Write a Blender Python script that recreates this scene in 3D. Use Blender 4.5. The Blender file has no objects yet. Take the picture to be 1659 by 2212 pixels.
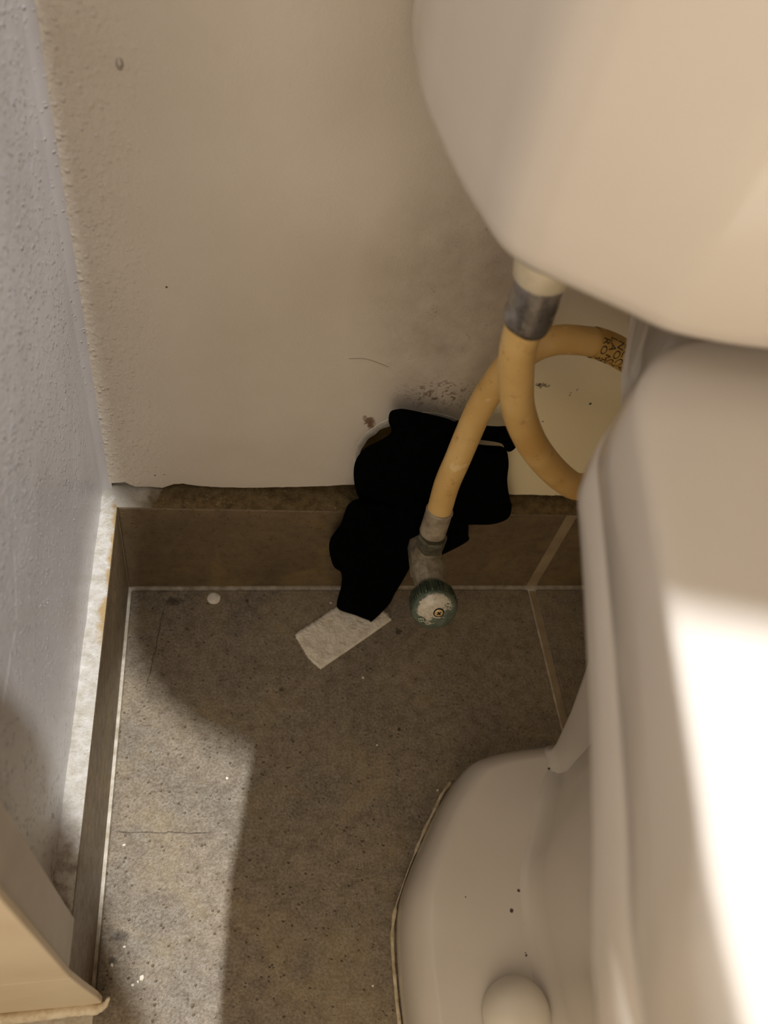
import bpy, bmesh, math, random
from mathutils import Vector, Matrix, Euler, noise
from mathutils.geometry import delaunay_2d_cdt
random.seed(7)
S = bpy.context.scene
COL = S.collection
R = math.radians

# ------------------------------------------------------------------ camera
cd = bpy.data.cameras.new('camera')
cam = bpy.data.objects.new('camera', cd); COL.objects.link(cam)
cam.location = (0.06709393, -0.33892418, 0.55159775)
cam.rotation_euler = (R(37.33084387), R(-9.56466131), R(-6.05281097))
cd.sensor_fit = 'VERTICAL'; cd.sensor_height = 36.0
cd.lens = 36.0 * 1768.627 / 2212
cd.clip_start = 0.01
cd.dof.use_dof = True; cd.dof.focus_distance = 0.50; cd.dof.aperture_fstop = 8.5
S.camera = cam

# ------------------------------------------------------------------ world, light, exposure
W = bpy.data.worlds.new('world'); S.world = W; W.use_nodes = True
W.node_tree.nodes['Background'].inputs[0].default_value = (1.0, 0.86, 0.68, 1)
W.node_tree.nodes['Background'].inputs[1].default_value = 0.0
S.view_settings.view_transform = 'Standard'; S.view_settings.look = 'None'
S.view_settings.gamma = 1.0; S.view_settings.use_curve_mapping = False
S.view_settings.exposure = 0.0

def lamp(name, kind, loc, energy, color, size=0.1, target=None, **kw):
    d = bpy.data.lights.new(name, kind); d.energy = energy; d.color = color
    if kind == 'AREA':
        d.shape = 'RECTANGLE'; d.size = size; d.size_y = kw.get('size_y', size)
    else:
        d.shadow_soft_size = size
    if kind == 'SPOT':
        d.spot_size = R(kw.get('angle', 60)); d.spot_blend = 0.4
    o = bpy.data.objects.new(name, d); COL.objects.link(o); o.location = loc
    if target is not None:
        o.rotation_euler = (Vector(target) - Vector(loc)).to_track_quat('-Z', 'Y').to_euler()
    return o
LAMP = Vector((0.558, -0.814, 2.34))
lamp('ceiling_spot', 'SPOT', LAMP, 278.0, (0.95, 0.97, 1.0), 0.018, (0.1, -0.2, 0), angle=50)
lamp('left_fill', 'AREA', (-0.135, -0.80, 0.55), 3.1, (1.0, 0.83, 0.62), 0.6, (0.22, 0.0, 0.22), size_y=0.6)  # added warm fill from the left, brightening the wall behind the hose
lamp('room_lamp', 'AREA', (0.43, -1.35, 0.80), 1.25, (1.0, 0.87, 0.76), 0.28, (0.12, 0.0, 0.30))
lamp('ceiling_panel', 'AREA', (0.15, -0.95, 2.33), 1.15, (1.0, 0.90, 0.80), 0.6, (0.15, -0.95, 0))

# ------------------------------------------------------------------ helpers
def lin(c):
    return tuple(((v/255)/12.92 if v/255 <= 0.04045 else ((v/255+0.055)/1.055)**2.4) for v in c) + (1,)

def mk(name, verts, faces, mat, parent=None, smooth=True, bevel=0.0, kind=None):
    """links one mesh; vertices are given in world space"""
    off = Vector(parent_base(parent))
    me = bpy.data.meshes.new(name)
    me.from_pydata([tuple(Vector(v) - off) for v in verts], [], faces)
    bm = bmesh.new(); bm.from_mesh(me)
    bmesh.ops.recalc_face_normals(bm, faces=bm.faces)
    if bevel:
        es = [e for e in bm.edges if len(e.link_faces) == 2 and e.calc_face_angle(0) > 0.6]
        bmesh.ops.bevel(bm, geom=es, offset=bevel, segments=2, profile=0.5, affect='EDGES')
    for f in bm.faces: f.smooth = smooth
    bm.to_mesh(me); bm.free()
    if mat: me.materials.append(mat)
    o = bpy.data.objects.new(name, me); COL.objects.link(o)
    if parent: o.parent = parent
    if kind: o['kind'] = kind
    return o

def parent_base(p):
    v = Vector((0, 0, 0))
    while p is not None:
        v += p.location; p = p.parent
    return v

def thing(name, loc, label=None, cat=None, group=None, kind=None):
    o = bpy.data.objects.new(name, None); COL.objects.link(o); o.location = loc
    o.empty_display_size = 0.02
    tag(o, label, cat, group, kind)
    return o

def tag(o, label=None, cat=None, group=None, kind=None):
    if label: o['label'] = label
    if cat: o['category'] = cat
    if group: o['group'] = group
    if kind: o['kind'] = kind
    return o

def boxvf(x0, x1, y0, y1, z0, z1):
    v = [(x, y, z) for z in (z0, z1) for y in (y0, y1) for x in (x0, x1)]
    f = [(0, 1, 3, 2), (4, 6, 7, 5), (0, 4, 5, 1), (1, 5, 7, 3), (3, 7, 6, 2), (2, 6, 4, 0)]
    return v, f

def box(name, x0, x1, y0, y1, z0, z1, mat, parent=None, bevel=0.0, kind=None, smooth=False):
    v, f = boxvf(x0, x1, y0, y1, z0, z1)
    return mk(name, v, f, mat, parent, smooth, bevel, kind)

def loft(rings, cap0=True, cap1=True, closed=True):
    n = len(rings[0]); v = [p for r in rings for p in r]; f = []
    for i in range(len(rings)-1):
        for j in range(n if closed else n-1):
            k = (j+1) % n
            f.append((i*n+j, i*n+k, (i+1)*n+k, (i+1)*n+j))
    def fan(base, rev):
        c = Vector((0, 0, 0))
        for p in v[base:base+n]: c += Vector(p)
        v.append(tuple(c/n)); k = len(v)-1
        for j in range(n):
            a, b = base+j, base+(j+1) % n
            f.append((b, a, k) if rev else (a, b, k))
    m = len(rings)
    if cap0: fan(0, True)
    if cap1: fan((m-1)*n, False)
    return v, f

def catmull(pts, per=8, closed=False):
    P = [Vector(p) for p in pts]; n = len(P); out = []
    for i in range(n if closed else n-1):
        p1, p2 = P[i], P[(i+1) % n]
        p0 = P[i-1] if (closed or i > 0) else p1*2-p2
        p3 = P[(i+2) % n] if (closed or i+2 < n) else p2*2-p1
        for k in range(per):
            t = k/per
            out.append(0.5*((2*p1)+(p2-p0)*t+(2*p0-5*p1+4*p2-p3)*t*t+(3*p1-p0-3*p2+p3)*t**3))
    if not closed: out.append(P[-1])
    return out

def frames(path):
    T = []
    for i in range(len(path)):
        a = path[max(0, i-1)]; b = path[min(len(path)-1, i+1)]
        T.append((b-a).normalized())
    N = [T[0].orthogonal().normalized()]
    for i in range(1, len(path)):
        q = T[i-1].rotation_difference(T[i]); n = q @ N[-1]
        n = (n - T[i]*n.dot(T[i])).normalized(); N.append(n)
    return T, N

def tube(path, rad, seg=20, cap=True):
    T, N = frames(path); rings = []
    for i, p in enumerate(path):
        r = rad(i/(len(path)-1)) if callable(rad) else rad
        B = T[i].cross(N[i])
        rings.append([p + (N[i]*math.cos(a)+B*math.sin(a))*r for a in [2*math.pi*k/seg for k in range(seg)]])
    return loft(rings, cap, cap)

def axis_frame(axis):
    a = Vector(axis).normalized()
    ref = Vector((0, 0, 1)) if abs(a.z) < 0.95 else Vector((0, 1, 0))
    u = ref.cross(a).normalized(); w = a.cross(u)
    return a, u, w

def lathe(base, axis, prof, seg=32, cap0=True, cap1=True, fn=None):
    """prof: list of (height along axis, radius); fn(angle, i) scales radius"""
    a, u, w = axis_frame(axis); base = Vector(base); rings = []
    for i, (h, r) in enumerate(prof):
        ring = []
        for k in range(seg):
            t = 2*math.pi*k/seg; rr = r*(fn(t, i) if fn else 1)
            ring.append(base + a*h + (u*math.cos(t)+w*math.sin(t))*rr)
        rings.append(ring)
    return loft(rings, cap0, cap1)

def joinvf(*vfs):
    V, F = [], []
    for v, f in vfs:
        o = len(V); V += list(v); F += [tuple(i+o for i in q) for q in f]
    return V, F

# ------------------------------------------------------------------ materials
class NT:
    def __init__(self, name, rough=0.5, spec=0.5):
        self.m = bpy.data.materials.new(name); self.m.use_nodes = True
        self.t = self.m.node_tree; self.b = self.t.nodes['Principled BSDF']
        self.b.inputs['Roughness'].default_value = rough
        self.b.inputs['Specular IOR Level'].default_value = spec
        g = self.t.nodes.new('ShaderNodeNewGeometry'); self.pos = g.outputs['Position']
    def n(self, typ, **kw):
        x = self.t.nodes.new(typ)
        for k, v in kw.items(): setattr(x, k, v)
        return x
    def link(self, a, b): self.t.links.new(a, b)
    def noise(self, scale, detail=4, rough=0.55, dist=0.0, stretch=None):
        x = self.n('ShaderNodeTexNoise'); x.inputs['Scale'].default_value = scale
        x.inputs['Detail'].default_value = detail; x.inputs['Roughness'].default_value = rough
        x.inputs['Distortion'].default_value = dist
        src = self.pos
        if stretch:
            mp = self.n('ShaderNodeMapping'); mp.inputs['Scale'].default_value = stretch
            self.link(self.pos, mp.inputs['Vector']); src = mp.outputs[0]
        self.link(src, x.inputs['Vector']); return x.outputs[0]
    def voro(self, scale, feature='F1'):
        x = self.n('ShaderNodeTexVoronoi'); x.feature = feature; x.inputs['Scale'].default_value = scale
        self.link(self.pos, x.inputs['Vector']); return x.outputs['Distance']
    def ramp(self, src, a, b, lo=0.0, hi=1.0, smooth=False):
        x = self.n('ShaderNodeMapRange'); x.clamp = True
        if smooth: x.interpolation_type = 'SMOOTHSTEP'
        x.inputs['From Min'].default_value = a; x.inputs['From Max'].default_value = b
        x.inputs['To Min'].default_value = lo; x.inputs['To Max'].default_value = hi
        self.link(src, x.inputs['Value']); return x.outputs[0]
    def math(self, op, a, b=None):
        x = self.n('ShaderNodeMath'); x.operation = op
        for i, s in enumerate((a, b)):
            if s is None: continue
            if isinstance(s, (int, float)): x.inputs[i].default_value = s
            else: self.link(s, x.inputs[i])
        return x.outputs[0]
    def mix(self, fac, a, b, mode='MIX'):
        x = self.n('ShaderNodeMix'); x.data_type = 'RGBA'; x.blend_type = mode
        for sock, s in ((x.inputs[0], fac), (x.inputs[6], a), (x.inputs[7], b)):
            if isinstance(s, (int, float)): sock.default_value = s
            elif isinstance(s, tuple): sock.default_value = s
            else: self.link(s, sock)
        return x.outputs[2]
    def dist(self, c, squash=(1, 1, 1)):
        s = self.n('ShaderNodeVectorMath'); s.operation = 'SUBTRACT'; s.inputs[1].default_value = c
        self.link(self.pos, s.inputs[0])
        m = self.n('ShaderNodeVectorMath'); m.operation = 'MULTIPLY'; m.inputs[1].default_value = squash
        self.link(s.outputs[0], m.inputs[0])
        l = self.n('ShaderNodeVectorMath'); l.operation = 'LENGTH'
        self.link(m.outputs[0], l.inputs[0]); return l.outputs['Value']
    def sep(self):
        x = self.n('ShaderNodeSeparateXYZ'); self.link(self.pos, x.inputs[0]); return x.outputs
    def color(self, c):
        if isinstance(c, tuple): self.b.inputs['Base Color'].default_value = c
        else: self.link(c, self.b.inputs['Base Color'])
        return self
    def bump(self, h, strength=0.3, dist=0.001):
        x = self.n('ShaderNodeBump'); x.inputs['Strength'].default_value = strength
        x.inputs['Distance'].default_value = dist; self.link(h, x.inputs['Height'])
        self.link(x.outputs[0], self.b.inputs['Normal']); return self
    def rough(self, s): self.link(s, self.b.inputs['Roughness']); return self

def blemish(m, col, spots, dark):
    """soft-edged spots of dirt with a place and size of their own: (centre, radius, squash, strength)"""
    wob = m.noise(420, 3)
    for c, r, sq, st in spots:
        d = m.math('ADD', m.dist(c, sq), m.math('MULTIPLY', m.math('SUBTRACT', wob, 0.5), r*1.4))
        col = m.mix(m.ramp(d, r*0.45, r, st, 0.0), col, dark)
    return col

def mat_back_wall():
    m = NT('painted_plaster_back', 0.5, 0.3)
    col = m.mix(m.ramp(m.noise(9, 5), 0.35, 0.7), lin((222, 212, 197)), lin((212, 200, 183)))
    s = m.sep()
    # yellowed paint behind the bowl, also lightened to stand in for warm light there
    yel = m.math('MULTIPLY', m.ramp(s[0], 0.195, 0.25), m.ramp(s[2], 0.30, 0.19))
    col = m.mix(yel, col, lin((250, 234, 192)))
    # grey scuffed patch between hose and cistern
    d = m.dist((0.195, 0.015, 0.275), (1.5, 1, 0.85))
    patch = m.math('MULTIPLY', m.ramp(d, 0.03, 0.095, 1, 0), m.ramp(m.noise(60, 7, 0.7), 0.3, 0.75, 0.35, 1.0))
    col = m.mix(m.math('MULTIPLY', patch, 0.62), col, lin((122, 106, 88)))
    sc = m.ramp(m.noise(900, 3, 0.6, 0.6), 0.60, 0.70)
    col = m.mix(m.math('MULTIPLY', m.math('MULTIPLY', sc, m.ramp(d, 0.03, 0.085, 0.55, 0)), m.ramp(m.noise(70, 4), 0.45, 0.6)), col, lin((90, 76, 58)))
    # brown rub marks over the pipe hole
    d2 = m.dist((0.2, 0.015, 0.203), (1.0, 1, 1.9))
    rub = m.math('MULTIPLY', m.ramp(d2, 0.012, 0.034, 1, 0), m.ramp(m.noise(330, 4, 0.6, 1.0), 0.52, 0.62))
    col = m.mix(m.math('MULTIPLY', rub, 0.75), col, lin((104, 72, 42)))
    col = blemish(m, col, [((0.1585, 0.015, 0.1765), 0.0042, (1, 1, 1), 0.85), ((0.1605, 0.015, 0.1725), 0.0032, (1, 1, 0.7), 0.8),
                           ((0.155, 0.015, 0.180), 0.0018, (1, 1, 1), 0.6)], lin((112, 70, 34)))
    col = blemish(m, col, [((0.30, 0.015, 0.2007), 0.0013, (1, 1, 1), 1), ((0.2834, 0.015, 0.2075), 0.001, (1, 1, 1), 0.8),
                           ((0.2834, 0.015, 0.2095), 0.0007, (1, 1, 1), 0.7), ((0.2736, 0.015, 0.1825), 0.001, (1, 1, 1), 0.7),
                           ((0.0377, 0.015, 0.2708), 0.0007, (1, 1, 1), 1), ((0.024, 0.015, 0.1165), 0.0008, (1, 1, 1), 1),
                           ((0.2865, 0.015, 0.2125), 0.0009, (1, 1, 0.5), 0.4), ((0.03, 0.015, 0.1175), 0.0007, (0.6, 1, 1), 0.6)], lin((48, 40, 30)))
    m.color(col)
    edge = m.ramp(s[0], -0.005, 0.04, 0.9, 0.06)
    grain = m.math('ADD', m.noise(330, 3, 0.5, 0.0, (1, 1, 0.75)), m.math('MULTIPLY', m.ramp(m.voro(260), 0.0, 0.35, 1, 0), 0.5))
    big = m.noise(1000, 2, 0.5)
    h = m.math('ADD', m.math('MULTIPLY', grain, edge), m.math('MULTIPLY', big, 0.12))
    h = m.math('ADD', h, m.math('MULTIPLY', m.ramp(m.dist((0.0236, 0.015, 0.3815), (1, 1, 0.6)), 0.0003, 0.0019, 1, 0, True), 1.6))
    m.bump(h, 0.8, 0.002)
    return m.m

def mat_left_wall():
    m = NT('painted_plaster_left', 0.27, 0.6)
    col = m.mix(m.ramp(m.noise(14, 5), 0.35, 0.7), lin((204, 200, 199)), lin((191, 186, 184)))
    s = m.sep()
    # rubbed vertical scratches low on the wall
    for (p, q, w) in (((-0.149, 0.273), (-0.1705, 0.2505), 0.0006), ((-0.1705, 0.2505), (-0.206, 0.2496), 0.0006), ((-0.0285, 0.161), (-0.0355, 0.1545), 0.0004)):
        dy, dz = q[0]-p[0], q[1]-p[1]; L = math.hypot(dy, dz)
        py = m.math('SUBTRACT', s[1], p[0]); pz = m.math('SUBTRACT', s[2], p[1])
        al = m.math('ADD', m.math('MULTIPLY', py, dy/L), m.math('MULTIPLY', pz, dz/L))
        ac = m.math('ADD', m.math('MULTIPLY', py, -dz/L), m.math('MULTIPLY', pz, dy/L))
        a = m.math('ABSOLUTE', m.math('ADD', ac, m.math('MULTIPLY', m.math('SUBTRACT', m.noise(120, 2), 0.5), 0.0022)))
        k = m.math('MULTIPLY', m.ramp(a, w*0.4, w*1.4, 0.9, 0), m.math('MULTIPLY', m.ramp(al, 0, 0.004), m.ramp(al, L-0.002, L, 1, 0)))
        col = m.mix(k, col, lin((244, 243, 240)))
    col = m.mix(m.math('MULTIPLY', m.math('MULTIPLY', m.ramp(s[1], -0.213, -0.222), m.ramp(s[2], 0.121, 0.102)), m.ramp(m.noise(230, 5, 0.6), 0.47, 0.6)), col, lin((96, 74, 54)))
    m.color(col)
    up = m.math('MULTIPLY', m.ramp(s[2], 0.10, 0.26, 0.25, 1.0), m.ramp(s[1], 0.004, -0.012, 0.12, 1.0))
    blobs = m.ramp(m.voro(340), 0.0, 0.42, 1, 0, True)
    msk = m.ramp(m.noise(230, 2), 0.48, 0.62)
    h = m.math('ADD', m.math('MULTIPLY', m.math('MULTIPLY', blobs, msk), 2.6), m.math('MULTIPLY', m.noise(900, 2, 0.5, 0, (1, 1, 0.5)), 0.25))
    h = m.math('MULTIPLY', m.math('ADD', h, m.math('MULTIPLY', m.noise(150, 3), 0.2)), up)
    m.bump(h, 1.0, 0.0019)
    return m.m

def tile_mat(name, a, b, c, wear, rough0=0.42):
    m = NT(name, rough0, 0.45)
    big = m.noise(16, 6, 0.6); mid = m.noise(120, 6, 0.7); fine = m.noise(560, 4, 0.7)
    col = m.mix(m.ramp(big, 0.34, 0.66), a, b)
    col = m.mix(m.ramp(mid, 0.46, 0.66, 0, 0.5), col, c)
    col = m.mix(m.ramp(m.noise(24, 5, 0.6, 0.8), 0.52, 0.70, 0, 0.5), col, lin((138, 116, 66)))
    # wear film on the open floor, thin behind the pan
    s = m.sep()
    film = m.math('MULTIPLY', m.ramp(mid, 0.66, 0.36, 0.5, 1.0), m.ramp(fine, 0.40, 0.58, 0.4, 1.0))
    col = m.mix(m.math('MULTIPLY', film, wear), col, lin((196, 190, 174)))
    pits = m.ramp(m.voro(260), 0.10, 0.28, 1, 0)
    pm = m.ramp(m.noise(190, 3), 0.48, 0.56)
    pit = m.math('MULTIPLY', pits, pm)
    col = m.mix(m.math('MULTIPLY', pit, 0.6), col, lin((76, 60, 42)))
    col = blemish(m, col, [((0.033, -0.012, 0), 0.004, (0.5, 1, 1), 0.7), ((0.088, -0.012, 0), 0.002, (1, 1, 1), 0.8), ((0.024, -0.0015, 0), 0.003, (0.5, 1, 1), 0.6),
                           ((0.112, -0.086, 0), 0.0022, (1, 1, 1), 0.7), ((0.195, -0.119, 0), 0.002, (1, 1, 1), 0.9), ((0.044, -0.036, 0), 0.002, (1, 1, 1), 0.6),
                           ((0.0133, -0.2391, 0), 0.004, (0.6, 1, 1), 0.6), ((0.010, -0.252, 0), 0.003, (1, 1, 1), 0.7), ((0.2035, -0.04, 0), 0.0035, (1, 1, 1), 0.7)], lin((44, 34, 24)))
    # hairline cracks
    for (p, q) in (((0.0266, -0.0166), (0.0175, -0.086)), ((0.004, -0.1795), (0.07, -0.1835))):
        dx, dy = q[0]-p[0], q[1]-p[1]; L = math.hypot(dx, dy)
        wv = m.math('MULTIPLY', m.math('SUBTRACT', m.noise(90, 4), 0.5), 0.004)
        px = m.math('SUBTRACT', s[0], p[0]); py = m.math('SUBTRACT', s[1], p[1])
        al = m.math('ADD', m.math('MULTIPLY', px, dx/L), m.math('MULTIPLY', py, dy/L))
        ac = m.math('ABSOLUTE', m.math('ADD', m.math('ADD', m.math('MULTIPLY', px, -dy/L), m.math('MULTIPLY', py, dx/L)), wv))
        k = m.math('MULTIPLY', m.ramp(ac, 0.00015, 0.0006, 0.75, 0), m.math('MULTIPLY', m.ramp(al, 0, 0.004), m.ramp(al, L-0.01, L, 1, 0)))
        col = m.mix(k, col, lin((58, 44, 30)))
    m.color(col)
    m.rough(m.ramp(mid, 0.3, 0.7, rough0-0.06, rough0+0.12))
    h = m.math('SUBTRACT', m.math('ADD', m.math('MULTIPLY', fine, 0.6), m.math('MULTIPLY', mid, 0.5)), m.math('MULTIPLY', pit, 0.8))
    m.bump(h, 0.7, 0.0011)
    return m.m

def mat_porcelain(name='porcelain', c=(232, 228, 222), rough=0.16, spots=()):
    m = NT(name, rough, 0.5)
    col = m.mix(m.ramp(m.noise(12, 4), 0.35, 0.7), lin(c), lin(tuple(v-6 for v in c)))
    if spots:
        col = blemish(m, col, [(p, r, (1, 1, 1), 0.95) for p, r in spots], lin((58, 40, 24)))
    m.color(col); m.b.inputs['Coat Weight'].default_value = 0.25; m.b.inputs['Coat Roughness'].default_value = 0.08
    return m.m

def mat_simple(name, c1, c2, scale, rough, spec=0.5, bump=0.0, metal=0.0, bscale=None, bd=0.0006):
    m = NT(name, rough, spec)
    m.color(m.mix(m.ramp(m.noise(scale, 5, 0.6), 0.38, 0.64), lin(c1), lin(c2)))
    m.b.inputs['Metallic'].default_value = metal
    if bump: m.bump(m.noise(bscale or scale*2, 4, 0.6), bump, bd)
    return m.m

def mat_mortar_left():
    m = NT('painted_mortar', 0.45, 0.5)
    s = m.sep()
    n = m.noise(150, 6, 0.65)
    bare = m.math('MULTIPLY', m.ramp(m.math('ADD', s[0], m.math('MULTIPLY', m.math('SUBTRACT', m.noise(70, 4), 0.5), 0.016)), -0.0035, -0.0005), m.ramp(s[1], -0.11, -0.09))
    col = m.mix(m.ramp(n, 0.35, 0.7), lin((226, 221, 212)), lin((188, 178, 160)))
    col = m.mix(bare, col, lin((186, 158, 112)))
    col = m.mix(m.ramp(m.noise(1300, 2), 0.66, 0.72, 0, 0.6), col, lin((70, 62, 52)))
    col = m.mix(m.math('MULTIPLY', m.ramp(s[1], -0.20, -0.225), m.ramp(n, 0.45, 0.6, 0.0, 0.8)), col, lin((150, 132, 116)))
    m.color(col); m.bump(m.noise(420, 6, 0.7), 0.8, 0.0022)
    return m.m

def mat_mortar_back():
    m = NT('dirty_mortar', 0.8, 0.2)
    s = m.sep()
    n = m.noise(160, 6, 0.7)
    col = m.mix(m.ramp(n, 0.35, 0.66), lin((150, 128, 88)), lin((104, 84, 56)))
    paint = m.ramp(m.math('ADD', s[0], m.math('MULTIPLY', m.math('SUBTRACT', m.noise(110, 5), 0.5), 0.03)), 0.012, 0.026, 1, 0)
    col = m.mix(paint, col, lin((224, 216, 200)))
    col = m.mix(m.ramp(m.noise(700, 3), 0.64, 0.7, 0, 0.8), col, lin((196, 182, 156)))
    m.color(col); m.bump(m.noise(380, 6, 0.75), 1.0, 0.003)
    return m.m

def mat_handwheel(face, bare=None):
    m = NT('valve_wheel_face' if face else 'valve_wheel', 0.28, 0.6)
    base = m.mix(m.ramp(m.noise(240, 4), 0.4, 0.65), lin((96, 108, 92)), lin((74, 86, 72)))
    if face:
        d = m.dist(tuple(face))
        # paint residue: a ragged patch towards the upper left, streaky at its lower right
        s = m.sep()
        lean = m.math('ADD', m.math('MULTIPLY', m.math('SUBTRACT', s[0], face[0]), 34.0), m.math('MULTIPLY', m.math('SUBTRACT', s[2], face[2]), -38.0))
        stre = m.noise(420, 5, 0.7, 0.4, (0.55, 1, 1.7))
        v = m.math('ADD', m.math('MULTIPLY', m.math('SUBTRACT', stre, 0.5), 1.7), lean)
        k = m.math('MULTIPLY', m.ramp(v, 0.20, 0.10), m.ramp(m.math('ADD', d, m.math('MULTIPLY', m.math('SUBTRACT', m.noise(700, 3), 0.5), 0.005)), 0.0106, 0.0116, 1, 0))
        if bare: k = m.math('MULTIPLY', k, m.ramp(m.math('ADD', m.dist(tuple(bare)), m.math('MULTIPLY', m.math('SUBTRACT', m.noise(800, 3), 0.5), 0.003)), 0.0036, 0.0044))
        base = m.mix(k, base, m.mix(m.ramp(m.noise(500, 3), 0.4, 0.7), lin((205, 196, 178)), lin((180, 170, 150))))
    m.color(base); m.b.inputs['Metallic'].default_value = 0.0 if face else 0.55
    m.bump(m.noise(900, 3), 0.2, 0.0003)
    return m.m

def mat_hose():
    m = NT('yellowed_rubber', 0.42, 0.4)
    col = m.mix(m.ramp(m.noise(28, 4), 0.35, 0.68), lin((226, 190, 124)), lin((204, 162, 92)))
    col = m.mix(m.ramp(m.noise(150, 5, 0.6), 0.60, 0.72, 0, 0.45), col, lin((150, 108, 52)))
    col = m.mix(m.ramp(m.noise(90, 3), 0.66, 0.72, 0, 0.6), col, lin((240, 214, 160)))
    m.color(col); m.b.inputs['Subsurface Weight'].default_value = 0.12
    m.b.inputs['Subsurface Radius'].default_value = (0.004, 0.002, 0.001)
    m.bump(m.noise(60, 3), 0.15, 0.001)
    return m.m

M = {}
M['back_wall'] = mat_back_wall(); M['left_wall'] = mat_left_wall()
M['room_paint'] = mat_simple('room_paint', (216, 206, 190), (206, 196, 180), 6, 0.6, 0.3, 0.1, 0, 200)
M['floor_tile'] = tile_mat('stone_look_tile', lin((116, 94, 62)), lin((82, 64, 42)), lin((70, 52, 32)), 0.42)
M['skirt_tile'] = tile_mat('stone_look_skirting', lin((118, 97, 68)), lin((94, 76, 52)), lin((80, 61, 38)), 0.08, 0.36)
M['grout'] = mat_simple('pale_grout', (214, 204, 186), (170, 156, 132), 120, 0.8, 0.2, 0.5, 0, 600)
M['joint_grout'] = mat_simple('brown_grout', (164, 146, 116), (144, 126, 98), 40, 0.8, 0.2, 0.5, 0, 600)
M['mortar_left'] = mat_mortar_left(); M['mortar_back'] = mat_mortar_back()
M['backing'] = mat_simple('bare_plaster_backing', (150, 122, 66), (120, 94, 48), 60, 0.85, 0.2, 0.6, 0, 300)
M['plaster_edge'] = mat_simple('white_plaster_edge', (246, 240, 228), (222, 212, 194), 160, 0.7, 0.2, 0.6, 0, 500)
M['jamb'] = mat_simple('jamb_gloss', (206, 198, 186), (194, 186, 174), 30, 0.4, 0.4, 0.1, 0, 260)
M['jamb_face'] = mat_simple('jamb_cream', (232, 216, 188), (222, 204, 174), 16, 0.4, 0.4, 0.1, 0, 200)
M['sealant'] = mat_simple('aged_sealant', (236, 224, 198), (200, 180, 146), 120, 0.5, 0.4, 0.3, 0, 300)
M['caulk'] = mat_simple('pan_caulk', (222, 208, 178), (176, 158, 122), 170, 0.6, 0.3, 0.5, 0, 300)
spots = [((0.2387, -0.2509, 0.046), 0.0014), ((0.2455, -0.2404, 0.046), 0.0012), ((0.2427, -0.2746, 0.046), 0.001),
         ((0.2121, -0.2415, 0.046), 0.0007), ((0.282, -0.1682, 0.046), 0.0012), ((0.2425, -0.2735, 0.046), 0.0008)]
M['pan'] = mat_porcelain('pan_porcelain', (216, 207, 194), 0.2, spots)
M['tank'] = mat_porcelain('tank_porcelain', (232, 222, 210), 0.2)
M['seat'] = mat_porcelain('seat_plastic', (222, 214, 204), 0.2)
M['cap'] = mat_simple('cap_plastic', (226, 218, 202), (218, 208, 190), 20, 0.3)
M['nut'] = mat_simple('nut_plastic', (222, 210, 184), (200, 186, 156), 60, 0.45)
M['hose'] = mat_hose()
M['label'] = mat_simple('hose_print_label', (206, 168, 92), (188, 146, 74), 90, 0.5)
M['ink'] = mat_simple('black_ink', (46, 36, 22), (34, 26, 16), 50, 0.6)
M['sleeve'] = mat_simple('worn_alloy_sleeve', (166, 160, 154), (112, 106, 102), 130, 0.28, 0.6, 0.7, 0.75, 220, 0.0012)
M['sleeve_low'] = mat_simple('painted_sleeve', (172, 158, 134), (132, 120, 102), 160, 0.45, 0.5, 0.5, 0.2, 260, 0.001)
M['brass_nut'] = mat_simple('green_tarnished_nut', (110, 108, 88), (78, 72, 62), 220, 0.4, 0.5, 0.6, 0.35, 420)
M['valve_body'] = mat_simple('chalky_valve_body', (152, 142, 120), (118, 108, 88), 200, 0.5, 0.5, 0.5, 0.3, 420)
M['wheel'] = mat_handwheel(None)
M['screw'] = mat_simple('brass_screw', (214, 190, 142), (186, 160, 112), 400, 0.35, 0.5, 0.0, 0.4)
M['black'] = mat_simple('black_gap', (14, 12, 10), (20, 17, 14), 100, 0.8, 0.1)
M['emboss'] = mat_simple('pale_emboss', (206, 204, 186), (176, 178, 160), 500, 0.4)
M['cloth'] = mat_simple('black_fabric', (7, 7, 7), (3, 3, 3), 200, 1.0, 0.03, 0.5, 0, 1800)
M['tape'] = mat_simple('matte_paper_tape', (240, 232, 214), (220, 208, 186), 150, 0.75, 0.2, 1.0, 0, 330, 0.0016)
M['flake'] = mat_simple('white_paint', (236, 230, 214), (220, 210, 190), 300, 0.45)
M['lint'] = mat_simple('dusty_hair', (120, 96, 62), (84, 64, 40), 100, 0.9)
M['board'] = mat_simple('painted_board', (220, 214, 204), (210, 204, 192), 10, 0.5)

# ================================================================== ROOM
# floor: a grout bed with tiles lying on it
v, f = boxvf(-0.15, 1.0, -1.7, 0.03, -0.03, -0.0018)
floor = mk('floor', v, f, M['grout'], None, False); tag(floor, kind='structure')
def tile(name, parent, x0, x1, y0, y1, z0, z1, mat, bev=0.0012):
    return box(name, x0, x1, y0, y1, z0, z1, mat, parent, bev)
JX = 0.322
for (x0, x1) in ((0.0018, JX-0.004), (JX+0.0035, 0.645), (0.652, 0.974)):
    for (y0, y1) in ((-0.62, -0.0022), (-1.24, -0.627), (-1.7, -1.247)):
        tile('floor_tile', floor, x0, x1, y0, y1, -0.009, 0.0, M['floor_tile'])
for (x0, x1) in ((-0.15, -0.0035),):
    for (y0, y1) in ((-0.62, -0.30), (-1.24, -0.627), (-1.7, -1.247)):
        tile('floor_tile', floor, x0, x1, y0, y1, -0.009, 0.0, M['floor_tile'])
v, f = boxvf(JX-0.0022, JX+0.0030, -1.7, -0.003, -0.006, -0.0016)
mk('floor_joint', v, f, M['joint_grout'], floor, False)

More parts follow.
